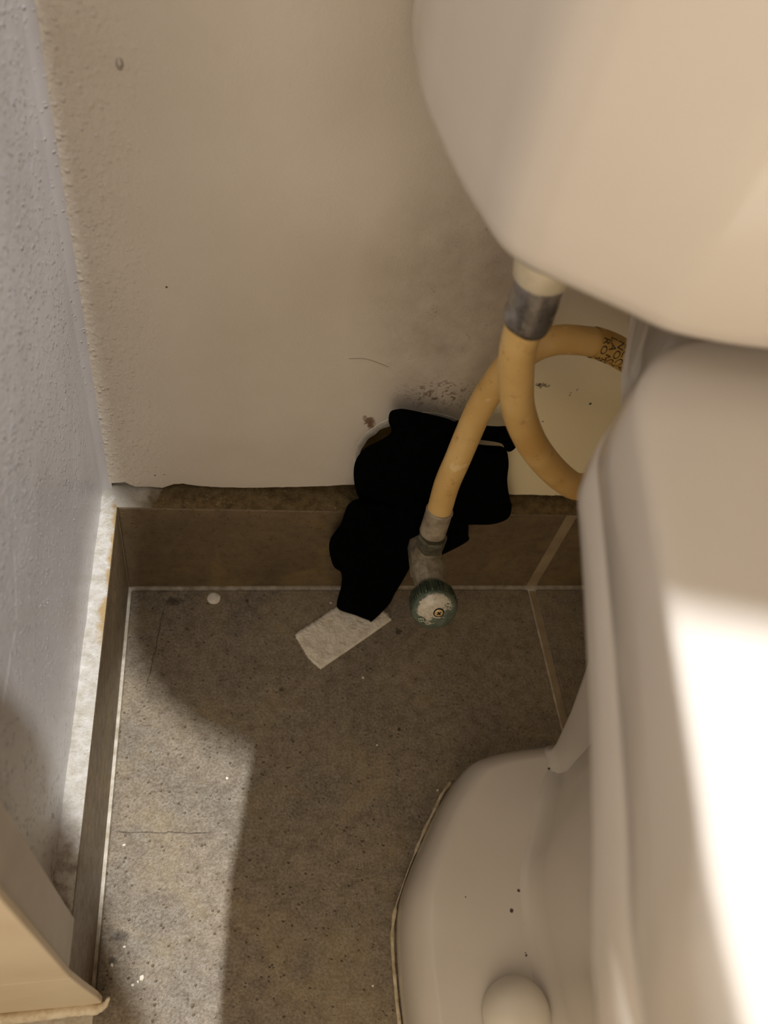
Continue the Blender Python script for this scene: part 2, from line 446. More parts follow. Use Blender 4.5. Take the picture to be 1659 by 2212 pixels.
# back skirting
bb = box('baseboard_back', -0.0105, 1.0, 0.0012, 0.0098, 0.0, 0.0985, M['joint_grout']); tag(bb, kind='structure')
for (x0, x1) in ((0.0, JX-0.0048), (JX+0.0042, 0.645), (0.652, 0.974)):
    tile('skirting_tile', bb, x0, x1, 0.0, 0.0095, 0.0012, 0.1, M['skirt_tile'])
def ledge(name, parent, along, mat, n=90, seed=0):
    """rough mortar strip on top of a skirting; along(t, s) -> point (s = 0 front .. 1 back)"""
    rows = 7; V = []; F = []
    for i in range(n+1):
        for j in range(rows):
            p = Vector(along(i/n, j/(rows-1)))
            q = p*140 + Vector((seed, 0, 0))
            p.z += 0.0011*noise.noise(q) + 0.0007*noise.noise(q*3.1)
            k = min(1, j/2); p.z = max(p.z, 0.1004) if j else 0.1001
            V.append(p)
    for i in range(n):
        for j in range(rows-1):
            a = i*rows+j
            F.append((a, a+1, a+rows+1, a+rows))
    return mk(name, V, F, mat, parent, True)
ledge('mortar_bed', bb, lambda t, s: (-0.0105+1.0*t, 0.0006+0.0228*s, 0.1006+0.0015*s), M['mortar_back'], 260, 3)
# left skirting
bl = box('baseboard_left', -0.0098, -0.0012, -0.2695, 0.0012, 0.0, 0.0985, M['joint_grout']); tag(bl, kind='structure')
tile('skirting_tile', bl, -0.0095, 0.0, -0.2695, -0.0002, 0.0012, 0.1, M['skirt_tile'])
ledge('mortar_bed', bl, lambda t, s: (-0.0003-0.0135*s, 0.012-0.258*t, 0.1004+0.0012*s), M['mortar_left'], 120, 9)

# back wall with a ragged foot and the pipe hole cut through its plaster skin
HC, HR = (0.195, 0.145), 0.0415
def wall_back_mesh():
    pts = []
    x = -0.012
    foot = [(-0.012, 0.107), (-0.004, 0.1075), (0.004, 0.1085), (0.011, 0.104), (0.02, 0.1045), (0.028, 0.1035), (0.036, 0.108), (0.042, 0.1085), (0.050, 0.1068), (0.06, 0.1058),
            (0.075, 0.1055), (0.085, 0.1056), (0.095, 0.1062), (0.105, 0.107), (0.118, 0.1078), (0.13, 0.1088), (0.142, 0.1098), (0.152, 0.1118)]
    bot = []
    for i in range(len(foot)-1):
        (xa, za), (xb, zb) = foot[i], foot[i+1]
        for k in range(4):
            t = k/4; xx = xa+(xb-xa)*t
            bot.append((xx, za+(zb-za)*t + 0.0005*noise.noise((xx*300, 2, 0))))
    arc = []
    a0, a1 = R(232), R(-42)
    for k in range(61):
        a = a0 + (a1-a0)*k/60
        r = HR*(1+0.012*noise.noise((math.cos(a)*3, math.sin(a)*3, 1)))
        arc.append((HC[0]+r*math.cos(a), HC[1]+r*math.sin(a)))
    bot2 = [(0.235+k*0.004, 0.1045+0.001*noise.noise((k*0.7, 5, 0))) for k in range(60)]
    out = bot + [p for p in arc if p[1] > 0.1115] + bot2 + [(1.0, 0.104), (1.0, 2.4), (-0.012, 2.4)]
    res = delaunay_2d_cdt([Vector(p) for p in out], [], [list(range(len(out)))], 1, 1e-6)
    V2, F = res[0], res[2]
    V = [(p[0], 0.015, p[1]) for p in V2] + [(p[0], 0.027, p[1]) for p in V2]
    n = len(V2); FF = [tuple(f) for f in F]
    FF += [tuple(i+n for i in reversed(f)) for f in F]
    # rim walls
    cnt = {}
    for fc in F:
        for i in range(len(fc)):
            e = (fc[i], fc[(i+1) % len(fc)]); k = tuple(sorted(e)); cnt.setdefault(k, []).append(e)
    for k, es in cnt.items():
        if len(es) == 1:
            a, b = es[0]; FF.append((b, a, a+n, b+n))
    return V, FF
v, f = wall_back_mesh()
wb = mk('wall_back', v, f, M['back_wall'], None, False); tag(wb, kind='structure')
box('backing', -0.012, 1.0, 0.0268, 0.05, 0.0, 2.4, M['backing'], wb)
# chipped white plaster rim of the hole
rings = []
for k in range(49):
    a = R(222) + (R(60)-R(222))*k/48
    w = 0.0030 + 0.0040*max(0, 1-abs(a-R(128))/R(75)) + 0.0009*noise.noise((k*0.35, 3, 3))
    ca, sa = math.cos(a), math.sin(a)
    r0 = HR*1.004
    def P(r, y): return (HC[0]+r*ca, y, HC[1]+r*sa)
    rings.append([P(r0, 0.0147), P(r0-w*0.4, 0.0150), P(r0-w, 0.0160), P(r0-w*0.9, 0.0262), P(r0+0.001, 0.0262)])
v, f = loft(rings)
mk('plaster_edge', v, f, M['plaster_edge'], wb, False)

# tuft of lint stuck to the wall inside the hose loop, and two stray hairs
parts = []
rs = random.Random(3)
for k in range(9):
    c0 = Vector((0.2625+rs.uniform(-0.0045, 0.004), 0.0146, 0.2149+rs.uniform(-0.0016, 0.0016))); ph = rs.uniform(0, 6)
    parts.append(tube(catmull([c0+Vector((0.0011*math.cos(ph+t*1.1)+0.0004*t, -0.0002*(t % 2), 0.0009*math.sin(ph+t*1.1))) for t in range(6)], 3), 0.00010, 4))
for pts in (((0.1385, 0.2285), (0.148, 0.2290), (0.156, 0.2265), (0.163, 0.2235)), ((0.2035, 0.252), (0.206, 0.2495), (0.2065, 0.247))):
    parts.append(tube(catmull([Vector((x, 0.0148, z)) for x, z in pts], 5), 0.00009, 4))
vl, fl = joinvf(*parts)
mk('wall_lint', vl, fl, M['lint'], wb, True, 0, 'stuff')

# left wall with a soft rounded corner
def wall_left_mesh():
    prof = [(-0.0105 - 0.0002, -0.2475 + 0.0)]
    ys = [-0.2475 + i*(0.2475+0.009)/46 for i in range(47)]
    prof = [(-0.0105, y) for y in ys]
    for k in range(1, 7):
        a = R(90)*k/6; rr = 0.0062
        prof.append((-0.0105+rr*(1-math.cos(a)), 0.009+rr*math.sin(a)*1.0))
    zs = [0.1015 + i*0.008 for i in range(46)] + [0.5, 0.6, 1.0, 1.7, 2.4]
    V = []; F = []
    for z in zs:
        for (x, y) in prof:
            q = Vector((x*20, y*14, z*9))
            V.append((x + 0.0009*noise.noise(q) + 0.0004*noise.noise(q*4), y, z))
    n = len(prof)
    for i in range(len(zs)-1):
        for j in range(n-1):
            F.append((i*n+j, i*n+j+1, (i+1)*n+j+1, (i+1)*n+j))
    return V, F
v, f = wall_left_mesh()
b = boxvf(-0.10, -0.0125, -0.262, 0.012, 0.0, 2.4)
wl = mk('wall_left', v, f, M['left_wall'], None, True); tag(wl, kind='structure')
if sum(p.normal.x for p in wl.data.polygons) < 0: wl.data.flip_normals()
mk('wall_core', b[0], b[1], M['room_paint'], wl, False)
# rest of the room
tag(box('wall_right', 0.974, 1.05, -1.7, 0.03, 0.0, 2.4, M['room_paint']), kind='structure')
tag(box('wall_front', -0.2, 1.05, -1.78, -1.7, 0.0, 2.4, M['room_paint']), kind='structure')
tag(box('wall_recess', -0.20, -0.15, -1.7, -0.2905, 0.0, 2.4, M['room_paint']), kind='structure')
tag(box('ceiling', -0.2, 1.05, -1.78, 0.05, 2.4, 2.45, M['room_paint']), kind='structure')

# door jamb at the end of the left wall
tr = thing('trim_1', (-0.01, -0.27, 0.0), kind='structure')
# casing strip: stands on the skirting
box('casing_strip', -0.014, 0.0012, -0.2695, -0.2478, 0.1005, 2.39, M['jamb'], tr, 0.0009)
box('jamb_board', -0.145, 0.0022, -0.2735, -0.2697, 0.0995, 2.39, M['jamb_face'], tr, 0.0009)
# the foot of the board flares out over the skirting
vv, ff = [], []
pl = [(-0.145, 0.0995), (0.0022, 0.0995), (0.0038, 0.07), (0.0066, 0.028), (0.0070, 0.008), (0.0060, 0.0012), (-0.145, 0.0012)]
vv, ff = loft([[(x, y, z) for x, z in pl] for y in (-0.2735, -0.2697)])
mk('board_foot', vv, ff, M['jamb_face'], tr, False, 0.0008)
# cracked sealant along the foot, with a curled loose end
pth = catmull([(-0.10, -0.276, 0.0028), (-0.06, -0.2758, 0.0032), (-0.03, -0.2758, 0.003), (-0.014, -0.2755, 0.0034), (-0.003, -0.2752, 0.003), (0.0035, -0.2758, 0.0042), (0.0085, -0.2745, 0.0075), (0.0108, -0.2715, 0.0112)], 8)
v, f = tube(pth, lambda t: 0.0030*(1-0.72*max(0, (t-0.7)/0.3)) + 0.0005*noise.noise((t*40, 0, 0)), 10)
mk('sealant_bead', v, f, M['sealant'], tr)

# two unseen boards above the frame, added and outlined to cast the spot's shadows
def plan_prism(name, pts, z0, z1, mat, bevel=0.004):
    n = len(pts)
    v, f = loft([[(x, y, z) for x, y in pts] for z in (z0, z1)])
    o = mk(name, v, f, mat, None, False, 0); tag(o, kind='structure'); return o
def lifted(P, h):
    P = Vector((P[0], P[1], P[2] if len(P) > 2 else 0.0)); t = (h-P.z)/(LAMP.z-P.z); q = P + (LAMP-P)*t
    return (q.x, q.y)
h0 = 1.02
edge = [lifted(p, h0) for p in ((-0.20, 0.290), (-0.09, 0.131), (-0.011, 0.0165), (-0.003, 0.0), (0.0005, -0.02), (0.0022, -0.040), (0.0055, -0.056), (0.0125, -0.0715), (0.026, -0.0920), (0.050, -0.1138), (0.070, -0.1246), (0.092, -0.1348))]
e1 = lifted((0.1701, -0.2518, 0.40), h0); e2 = lifted((0.193, -0.2575, 0.40), h0)
edge += [e1, e2, (e2[0]+0.5*(e2[0]-e1[0])/abs(e2[0]-e1[0]), e2[1]+0.5*(e2[1]-e1[1])/abs(e2[0]-e1[0]))]
poly = [(edge[0][0], 0.014)] + edge + [(edge[-1][0], 0.014)]
plan_prism('shadow_board_back', poly, h0, h0+0.012, M['board'])  # added board, cut to shade the back wall, floor and rear of the lid
h1 = 0.80
e = [lifted(p, h1) for p in ((-0.0105, -0.215, 0.27), (-0.0105, -0.206, 0.2523), (-0.0105, -0.194, 0.2053), (-0.0105, -0.187, 0.1484), (-0.0015, -0.2079, 0.1), (0.0024, -0.2203, 0), (0.0078, -0.2358, 0), (0.023, -0.2657, 0), (0.032, -0.285, 0), (0.06, -0.345, 0))]
poly = [(-0.148, e[0][1]-0.0)] + e + [(-0.148, e[-1][1])]
plan_prism('shadow_board_left', poly, h1, h1+0.022, M['board'])  # added board, cut to throw the rounded shadow on left wall and floor

# ================================================================== TOILET
CX = 0.305
toilet = thing('toilet', (CX, -0.25, 0.0), 'white close-coupled toilet with blurred seat lid, cistern and bolted foot', 'toilet')

def mirror_ring(left, z, per=4):
    """left: half outline from back (near wall) to front centre; mirrored about the centre line"""
    L = catmull([(x, y, z) for x, y in left], per)
    Rr = [Vector((2*CX-p.x, p.y, p.z)) for p in reversed(L)]
    return L + Rr[(1 if abs(L[-1].x-CX) < 1e-5 else 0):]
def inset_ring(ring, d):
    c = Vector((sum(p.x for p in ring)/len(ring), sum(p.y for p in ring)/len(ring), ring[0].z)); out = []
    n = len(ring)
    for i, p in enumerate(ring):
        t = (ring[(i+1) % n]-ring[i-1]); nrm = Vector((t.y, -t.x, 0)).normalized()
        if nrm.dot(c-p) < 0: nrm = -nrm
        out.append(p+nrm*d)
    return out
def at_z(ring, z): return [Vector((p.x, p.y, z)) for p in ring]

# cistern
half = [(0.150, -0.004), (0.136, -0.006), (0.1335, -0.03), (0.1325, -0.056), (0.134, -0.077), (0.136, -0.095), (0.1385, -0.112), (0.141, -0.124), (0.1432, -0.134), (0.1465, -0.142),
        (0.152, -0.148), (0.159, -0.153), (0.177, -0.165), (0.188, -0.1725), (0.201, -0.176), (0.216, -0.178), (0.25, -0.180), (CX, -0.181)]
r0 = mirror_ring(half, 0.418)
rings = [at_z(inset_ring(r0, d), z) for d, z in ((0.03, 0.4105), (0.016, 0.4107), (0.009, 0.4115), (0.004, 0.4135), (0.0012, 0.4165), (0.0, 0.421), (-0.0012, 0.435), (-0.002, 0.47), (-0.003, 0.6), (-0.004, 0.765), (0.0, 0.77))]
v, f = loft(rings)
cis = mk('cistern', v, f, M['tank'], toilet)
rings = [at_z(inset_ring(r0, d), z) for d, z in ((0.0, 0.7705), (-0.010, 0.772), (-0.012, 0.78), (-0.011, 0.797), (-0.004, 0.803), (0.02, 0.806))]
v, f = loft(rings); mk('cistern_lid', v, f, M['tank'], cis)

# pan: foot ledge, body, outlet column, deck, all one china casting
def pan_mesh():
    parts = []
    foot = [(0.290, -0.146), (0.262, -0.1485), (0.243, -0.152), (0.2300, -0.1585), (0.213, -0.1785), (0.197, -0.203), (0.186, -0.222), (0.179, -0.238), (0.1755, -0.26), (0.1748, -0.298), (0.178, -0.36), (0.195, -0.44), (0.235, -0.51), (CX, -0.535)]
    r = mirror_ring(foot, 0.0)
    rr = [at_z(inset_ring(r, d), z) for d, z in ((0.003, 0.0), (0.0012, 0.003), (0.0, 0.008), (0.0012, 0.026), (0.0035, 0.036), (0.008, 0.0425), (0.012, 0.0450), (0.0145, 0.0458))]
    parts.append(loft(rr))
    def ring(z, pts): return mirror_ring(pts, z)
    b0 = ring(0.064, [(0.293, -0.168), (0.280, -0.184), (0.267, -0.211), (0.257, -0.232), (0.253, -0.26), (0.2535, -0.31), (0.258, -0.36), (0.272, -0.42), (CX, -0.442)])
    body = [at_z(inset_ring(b0, d), z) for d, z in ((-0.010, 0.0440), (-0.0085, 0.0460), (-0.0060, 0.0475), (-0.0035, 0.0500), (-0.0014, 0.0550), (0.0, 0.064))] + [
            ring(0.12, [(0.296, -0.166), (0.282, -0.178), (0.264, -0.206), (0.254, -0.23), (0.249, -0.26), (0.247, -0.31), (0.250, -0.37), (0.268, -0.44), (CX, -0.462)]),
            ring(0.20, [(0.294, -0.154), (0.277, -0.168), (0.256, -0.20), (0.243, -0.23), (0.233, -0.265), (0.226, -0.32), (0.228, -0.40), (0.252, -0.49), (CX, -0.52)]),
            ring(0.28, [(0.282, -0.135), (0.268, -0.16), (0.236, -0.20), (0.214, -0.23), (0.196, -0.27), (0.182, -0.33), (0.185, -0.43), (0.225, -0.54), (CX, -0.58)]),
            ring(0.33, [(0.262, -0.125), (0.245, -0.15), (0.216, -0.19), (0.196, -0.222), (0.178, -0.268), (0.160, -0.34), (0.163, -0.45), (0.21, -0.565), (CX, -0.61)]),
            ring(0.345, [(0.240, -0.11), (0.226, -0.135), (0.205, -0.165), (0.188, -0.20), (0.174, -0.25), (0.155, -0.335), (0.158, -0.45), (0.207, -0.575), (CX, -0.615)]),
            ring(0.353, [(0.240, -0.11), (0.228, -0.135), (0.207, -0.165), (0.191, -0.20), (0.177, -0.25), (0.158, -0.335), (0.161, -0.45), (0.209, -0.572), (CX, -0.612)])]
    parts.append(loft(body))
    # outlet column behind the bowl, leaning back as it rises
    def rect(z, x0, x1, y0, y1, k=0.25):
        pts = []
        cx, cy, a, b = (x0+x1)/2, (y0+y1)/2, (x1-x0)/2, (y1-y0)/2
        for i in range(24):
            t = 2*math.pi*i/24; c, s = math.cos(t), math.sin(t)
            pts.append(Vector((cx+a*math.copysign(abs(c)**k, c), cy+b*math.copysign(abs(s)**k, s), z)))
        return pts
    parts.append(loft([rect(0.0, 0.286, 0.324, -0.178, -0.153), rect(0.040, 0.284, 0.326, -0.184, -0.154), rect(0.0455, 0.281, 0.329, -0.186, -0.152), rect(0.049, 0.284, 0.326, -0.183, -0.155), rect(0.056, 0.2855, 0.3245, -0.182, -0.153), rect(0.09, 0.285, 0.325, -0.183, -0.145), rect(0.15, 0.283, 0.327, -0.185, -0.126), rect(0.26, 0.28, 0.33, -0.19, -0.112), rect(0.345, 0.27, 0.34, -0.19, -0.105)]))
    # deck that carries the cistern
    parts.append(loft([ring(0.322, [(0.272, -0.03), (0.264, -0.06), (0.250, -0.10), (0.240, -0.14), (0.262, -0.164), (CX, -0.168)]),
                       ring(0.340, [(0.258, -0.02), (0.247, -0.05), (0.233, -0.095), (0.222, -0.13), (0.228, -0.163), (CX, -0.168)]),
                       ring(0.353, [(0.256, -0.018), (0.2425, -0.05), (0.2275, -0.095), (0.2200, -0.113), (0.2140, -0.130), (0.2200, -0.144), (CX, -0.1445)]),
                       ring(0.360, [(0.257, -0.018), (0.2435, -0.05), (0.2285, -0.095), (0.2205, -0.112), (0.2150, -0.128), (0.2205, -0.142), (CX, -0.1435)]),
                       ring(0.3635, [(0.260, -0.02), (0.2465, -0.05), (0.2320, -0.095), (0.2250, -0.112), (0.2200, -0.126), (0.2260, -0.138), (CX, -0.1405)]),
                       ring(0.368, [(0.266, -0.02), (0.256, -0.05), (0.246, -0.09), (0.245, -0.110), (0.250, -0.124), (0.262, -0.130), (CX, -0.132)]),
                       ring(0.4098, [(0.264, -0.02), (0.254, -0.05), (0.243, -0.09), (0.242, -0.110), (0.248, -0.126), (0.262, -0.133), (CX, -0.135)])]))
    return joinvf(*parts)
v, f = pan_mesh()
pan = mk('pan', v, f, M['pan'], toilet)
# seat and lid
low = [(0.290, -0.146), (0.250, -0.146), (0.230, -0.1465), (0.2150, -0.1475), (0.2055, -0.1510), (0.1975, -0.1575), (0.1902, -0.1665), (0.1832, -0.1786), (0.1802, -0.1855), (0.1778, -0.1978), (0.1708, -0.2314), (0.166, -0.2526), (0.157, -0.289), (0.1475, -0.328), (0.1445, -0.39), (0.152, -0.47), (0.188, -0.55), (0.24, -0.593), (CX, -0.607)]
top = [(0.290, -0.151), (0.255, -0.151), (0.240, -0.1513), (0.2240, -0.1525), (0.2120, -0.1540), (0.2035, -0.1575), (0.1945, -0.1645), (0.1865, -0.175), (0.1815, -0.187), (0.1775, -0.205), (0.1735, -0.228), (0.1695, -0.251), (0.163, -0.288), (0.1575, -0.32), (0.1555, -0.38), (0.163, -0.46), (0.198, -0.54), (0.248, -0.585), (CX, -0.60)]
rl = mirror_ring(low, 0.355); rt = mirror_ring(top, 0.40)
def blend(a, b, t, z): return [Vector((p.x+(q.x-p.x)*t, p.y+(q.y-p.y)*t, z)) for p, q in zip(a, b)]
assert len(rl) == len(rt)
def side(z, d=0.0): return inset_ring(blend(rl, rt, (z-0.355)/0.044, z), d)
v, f = loft([side(0.3545, 0.003), side(0.3548, 0.0008), side(0.357, 0), side(0.369, 0), side(0.3705, 0.0012)])
mk('seat_ring', v, f, M['seat'], toilet)
def shrink(z, k): return [Vector((CX+(p.x-CX)*k, -0.36+(p.y+0.36)*k, z)) for p in rt]
v, f = loft([side(0.3710, 0.003), side(0.3714, 0.0010), side(0.373, 0), side(0.385, 0), side(0.3965, 0.0), side(0.3985, 0.0006), side(0.3997, 0.0020), side(0.4002, 0.0038), shrink(0.4006, 0.95), shrink(0.4010, 0.85), shrink(0.4020, 0.6), shrink(0.4024, 0.3)])
mk('seat_lid', v, f, M['seat'], toilet)
# bolt cap and caulk
v, f = lathe((0.2295, -0.303, 0.0455), (0.03, 0.0, 1), [(0.0, 0.0186), (0.003, 0.0190), (0.007, 0.0186), (0.012, 0.0165), (0.016, 0.012), (0.0178, 0.006), (0.0183, 0.001)], 40)
mk('bolt_cap', v, f, M['cap'], toilet)
cpts = [(0.2265, -0.1595), (0.2195, -0.1668), (0.213, -0.1765), (0.204, -0.190), (0.197, -0.2015), (0.190, -0.2135), (0.1835, -0.226), (0.1785, -0.2365), (0.1755, -0.248), (0.1742, -0.26), (0.1738, -0.278), (0.1740, -0.298), (0.176, -0.335), (0.181, -0.375), (0.19, -0.42)]
cp = catmull([(x, y, 0.0012) for x, y in cpts], 8)
v, f = tube(cp, lambda t: max(0.0005, 0.0013+0.0006*noise.noise((t*26, 7, 1)) - (0.0012 if 0.30 < t < 0.5 else 0)), 8)
mk('sealant_bead', v, f, M['caulk'], toilet)
# inlet nut under the cistern
A = Vector((0.1812, -0.0985, 0.3755)); B = Vector((0.1795, -0.0985, 0.4108)); ax = (B-A)
hexf = lambda t, i: 1+0.05*abs(math.cos(3*t))
v, f = lathe(A, ax, [(0.0, 0.0094), (0.0015, 0.0108), (0.010, 0.0122), (0.012, 0.0122), (0.013, 0.0142), (0.020, 0.0144), (0.0345, 0.0144)], 36, fn=lambda t, i: hexf(t, i) if i > 3 else 1)
mk('inlet_nut', v, f, M['nut'], toilet)

# ================================================================== WATER HOSE
hose = thing('water_hose', (0.199, -0.045, 0.165), 'yellowed cream rubber water hose looping behind the toilet to the valve', 'hose')
HP = [(0.1818, -0.098, 0.366), (0.1830, -0.096, 0.352), (0.186, -0.093, 0.335), (0.1924, -0.09, 0.3146), (0.2007, -0.087, 0.2945), (0.2143, -0.083, 0.2715), (0.2315, -0.078, 0.249), (0.252, -0.072, 0.227), (0.266, -0.067, 0.2165),
      (0.285, -0.057, 0.2105), (0.304, -0.045, 0.221), (0.311, -0.036, 0.245), (0.302, -0.031, 0.267), (0.2775, -0.03, 0.281), (0.2605, -0.03, 0.2884), (0.2464, -0.03, 0.2904), (0.234, -0.03, 0.2895), (0.2235, -0.03, 0.2834),
      (0.2147, -0.03, 0.2705), (0.2102, -0.03, 0.2549), (0.2072, -0.03, 0.2368), (0.2040, -0.0345, 0.221), (0.2008, -0.040, 0.2055), (0.1985, -0.043, 0.186), (0.199, -0.045, 0.160)]
hp = catmull(HP, 8)
HRAD = 0.0077
v, f = tube(hp, lambda t: HRAD*(1+0.012*noise.noise((t*30, 0, 0))), 28)
mk('hose', v, f, M['hose'], hose)
def sleeve(name, a, b, r, mat, rough=0.0006, prof=None):
    a, b = Vector(a), Vector(b); L = (b-a).length; prof = prof or [(0, r*0.96), (0.06, r*1.0), (0.3, r*0.985), (0.5, r*1.0), (0.62, r*0.95), (0.7, r*1.03), (0.9, r*1.04), (1.0, r*0.97)]
    rings_prof = [(h*L, q) for h, q in prof]
    v, f = lathe(a, b-a, rings_prof, 28, fn=lambda t, i: 1+rough/r*noise.noise((math.cos(t)*1.7, math.sin(t)*1.7, i*0.8)))
    return mk(name, v, f, mat, hose)
tag(sleeve('crimp_sleeve', (0.1811, -0.0986, 0.3775), (0.1836, -0.0958, 0.3535), 0.0096, M['sleeve'], 0.0009), 'dented grey metal crimp sleeve')
tag(sleeve('crimp_sleeve', (0.1990, -0.0450, 0.1640), (0.1979, -0.0492, 0.1440), 0.0082, M['sleeve_low'], 0.0003, [(0, 0.0081), (0.05, 0.0087), (0.1, 0.0084), (0.85, 0.0083), (0.93, 0.0086), (1.0, 0.0079)]), 'chalky whitish crimp sleeve')
# printed paper label wrapped round the upper strand, with its print
T_, N_ = frames(hp)
def strand(u):
    i = max(0, min(len(hp)-2, int(u))); t = u-i
    return hp[i].lerp(hp[i+1], t), T_[i].lerp(T_[i+1], t).normalized()
u0, u1 = 12*8+3, 14*8+3.2                       # from behind the pan towards the visible end
view = Vector((-0.5, -0.55, 0.68)).normalized()
def on_strand(u, ang, r):
    p, t = strand(u)
    n = (view - t*view.dot(t)).normalized(); b = t.cross(n)
    return p + (n*math.cos(ang)+b*math.sin(ang))*r
V = []; nu, na = 24, 40
for i in range(nu+1):
    for k in range(na):
        V.append(on_strand(u0+(u1-u0)*i/nu, 2*math.pi*k/na, HRAD+0.00045))
F = [(i*na+k, i*na+(k+1) % na, (i+1)*na+(k+1) % na, (i+1)*na+k) for i in range(nu) for k in range(na)]
lab = mk('print_label', V, F, M['label'], hose)
def text_vf(body, size):
    c = bpy.data.curves.new('t', 'FONT'); c.body = body; c.size = size; c.align_x = 'LEFT'; c.resolution_u = 3
    c.space_line = 0.80
    o = bpy.data.objects.new('t', c); COL.objects.link(o)
    bpy.context.view_layer.update()
    me = o.evaluated_get(bpy.context.evaluated_depsgraph_get()).to_mesh()
    vs = [p.co.copy() for p in me.vertices]; fs = [tuple(p.vertices) for p in me.polygons]
    bpy.data.objects.remove(o); bpy.data.curves.remove(c)
    return vs, fs
def uper(du_m):  # metres along strand -> index units near the label
    return du_m / ((hp[110]-hp[104]).length/6)
tv, tf = text_vf('MSW\nLCCY\nNOCA\nLA M4\n RO 9', 0.0062)
V = []
for q in tv:
    # reading direction runs round the hose, lines follow each other along it
    V.append(on_strand(u0+7.4+uper(-q.y)*1.0+0, 0.55-q.x/HRAD, HRAD+0.0006))
mk('print', V, tf, M['ink'], lab, False)

# ================================================================== ANGLE VALVE
vb = Vector((0.1988, -0.0505, 0.118))
valve = thing('angle_valve', vb, 'corroded angle stop valve with green round handwheel in front of black cloth', 'valve')
# body: stubby eight-sided casting with inlet pipe and upper spigot
waxis = Vector((-0.02, -0.985, 0.10)).normalized()
oct_ = lambda t, i: 1/ max(math.cos(((t+R(22.5)) % R(45))-R(22.5)), 0.5)*0.96
parts = [lathe(vb - waxis*0.014, waxis, [(0, 0.0088), (0.002, 0.0102), (0.016, 0.0108), (0.026, 0.0112), (0.0275, 0.0100), (0.036, 0.0096), (0.0375, 0.0080)], 32, fn=oct_),
         lathe(vb, (0, 0.02, 1), [(-0.004, 0.0096), (0.006, 0.0096), (0.012, 0.0084), (0.0165, 0.0080)], 28),
         lathe(vb, (0, 1, 0.02), [(0, 0.0090), (0.012, 0.0080), (0.016, 0.0065), (0.072, 0.0065)], 24)]
v, f = joinvf(*parts); mk('valve_body', v, f, M['valve_body'], valve)
v, f = lathe(vb + Vector((0, 0.0004, 0.0135)), (0, 0.03, 1), [(0, 0.0086), (0.0015, 0.0094), (0.0095, 0.0094), (0.0115, 0.0085)], 48, fn=lambda t, i: 0.94+0.075*(1/ max(math.cos(((t) % R(60))-R(30)), 0.5)-1)/0.155)
mk('hex_nut', v, f, M['brass_nut'], valve, False)
stem_end = vb + waxis*0.033
waxis = Vector((-0.05, -0.93, 0.37)).normalized()        # the wheel sits a little crooked on its stem
wc = Vector((0.1985, -0.0800, 0.1185))
knurl = lambda t, i: 1 + (0.026*(1 if math.sin(46*t) > 0 else -1) if 1 <= i <= 3 else 0)
v, f = lathe(wc, waxis, [(0.0, 0.0125), (0.0012, 0.0142), (0.006, 0.0147), (0.0105, 0.0147), (0.0118, 0.0143)], 184, fn=knurl)
wheel = mk('handwheel', v, f, M['wheel'], valve, False)
fc = wc + waxis*0.0118
a_, u_, w_ = axis_frame(waxis)
# u_ points sideways, w_ up the face
if u_.x < 0: u_ = -u_
if w_.z < 0: w_ = -w_
LA = R(212)
lettering = fc + (u_*math.cos(LA)+w_*math.sin(LA))*0.0108 + waxis*0.0055
M['wheel_face'] = mat_handwheel(fc + waxis*0.0045 + Vector((-0.0008, 0, 0.0030)), lettering)
WP = [(-0.0005, 0.0143), (0.0010, 0.0143), (0.0028, 0.0137), (0.0045, 0.0123), (0.0058, 0.0098), (0.0067, 0.0065), (0.0071, 0.003), (0.0072, 0.0005)]
v, f = lathe(fc, waxis, WP, 56)
mk('wheel_face', v, f, M['wheel_face'], wheel)
sc = fc + u_*0.0012 + w_*0.0022 + waxis*0.0066
v, f = lathe(sc, waxis, [(0.0, 0.0034), (0.0006, 0.0034), (0.0007, 0.0030)], 28); mk('screw_recess', v, f, M['black'], wheel, False)
v, f = lathe(sc, waxis, [(0.0, 0.0028), (0.0008, 0.0028), (0.0011, 0.0023), (0.0012, 0.0006)], 28); mk('screw', v, f, M['screw'], wheel)
cr = []
for ang in (45, 135):
    d = (u_*math.cos(R(ang))+w_*math.sin(R(ang))); e_ = (u_*-math.sin(R(ang))+w_*math.cos(R(ang)))
    c0 = sc + waxis*0.00125
    vv = [c0 + d*sx*0.0014 + e_*sy*0.00034 + waxis*sz*0.0001 for sz in (-1, 1) for sy in (-1, 1) for sx in (-1, 1)]
    cr.append((vv, boxvf(0, 1, 0, 1, 0, 1)[1]))
v, f = joinvf(*cr); mk('cross_slot', v, f, M['black'], wheel, False)
tv, tf = text_vf('EL', 0.0050)
V = []
for q in tv:
    ang = R(196) + q.x*100; rr = 0.0082 + q.y*0.9
    dd = u_*math.cos(ang)+w_*math.sin(ang)
    hh = next((WP[k][0]+(WP[k+1][0]-WP[k][0])*(WP[k][1]-rr)/(WP[k][1]-WP[k+1][1]) for k in range(1, len(WP)-1) if WP[k][1] >= rr >= WP[k+1][1] and WP[k][1] > WP[k+1][1]), 0.003)
    V.append(fc + dd*rr + waxis*(hh+0.0009))
mk('embossed_letters', V, tf, M['emboss'], wheel, False)

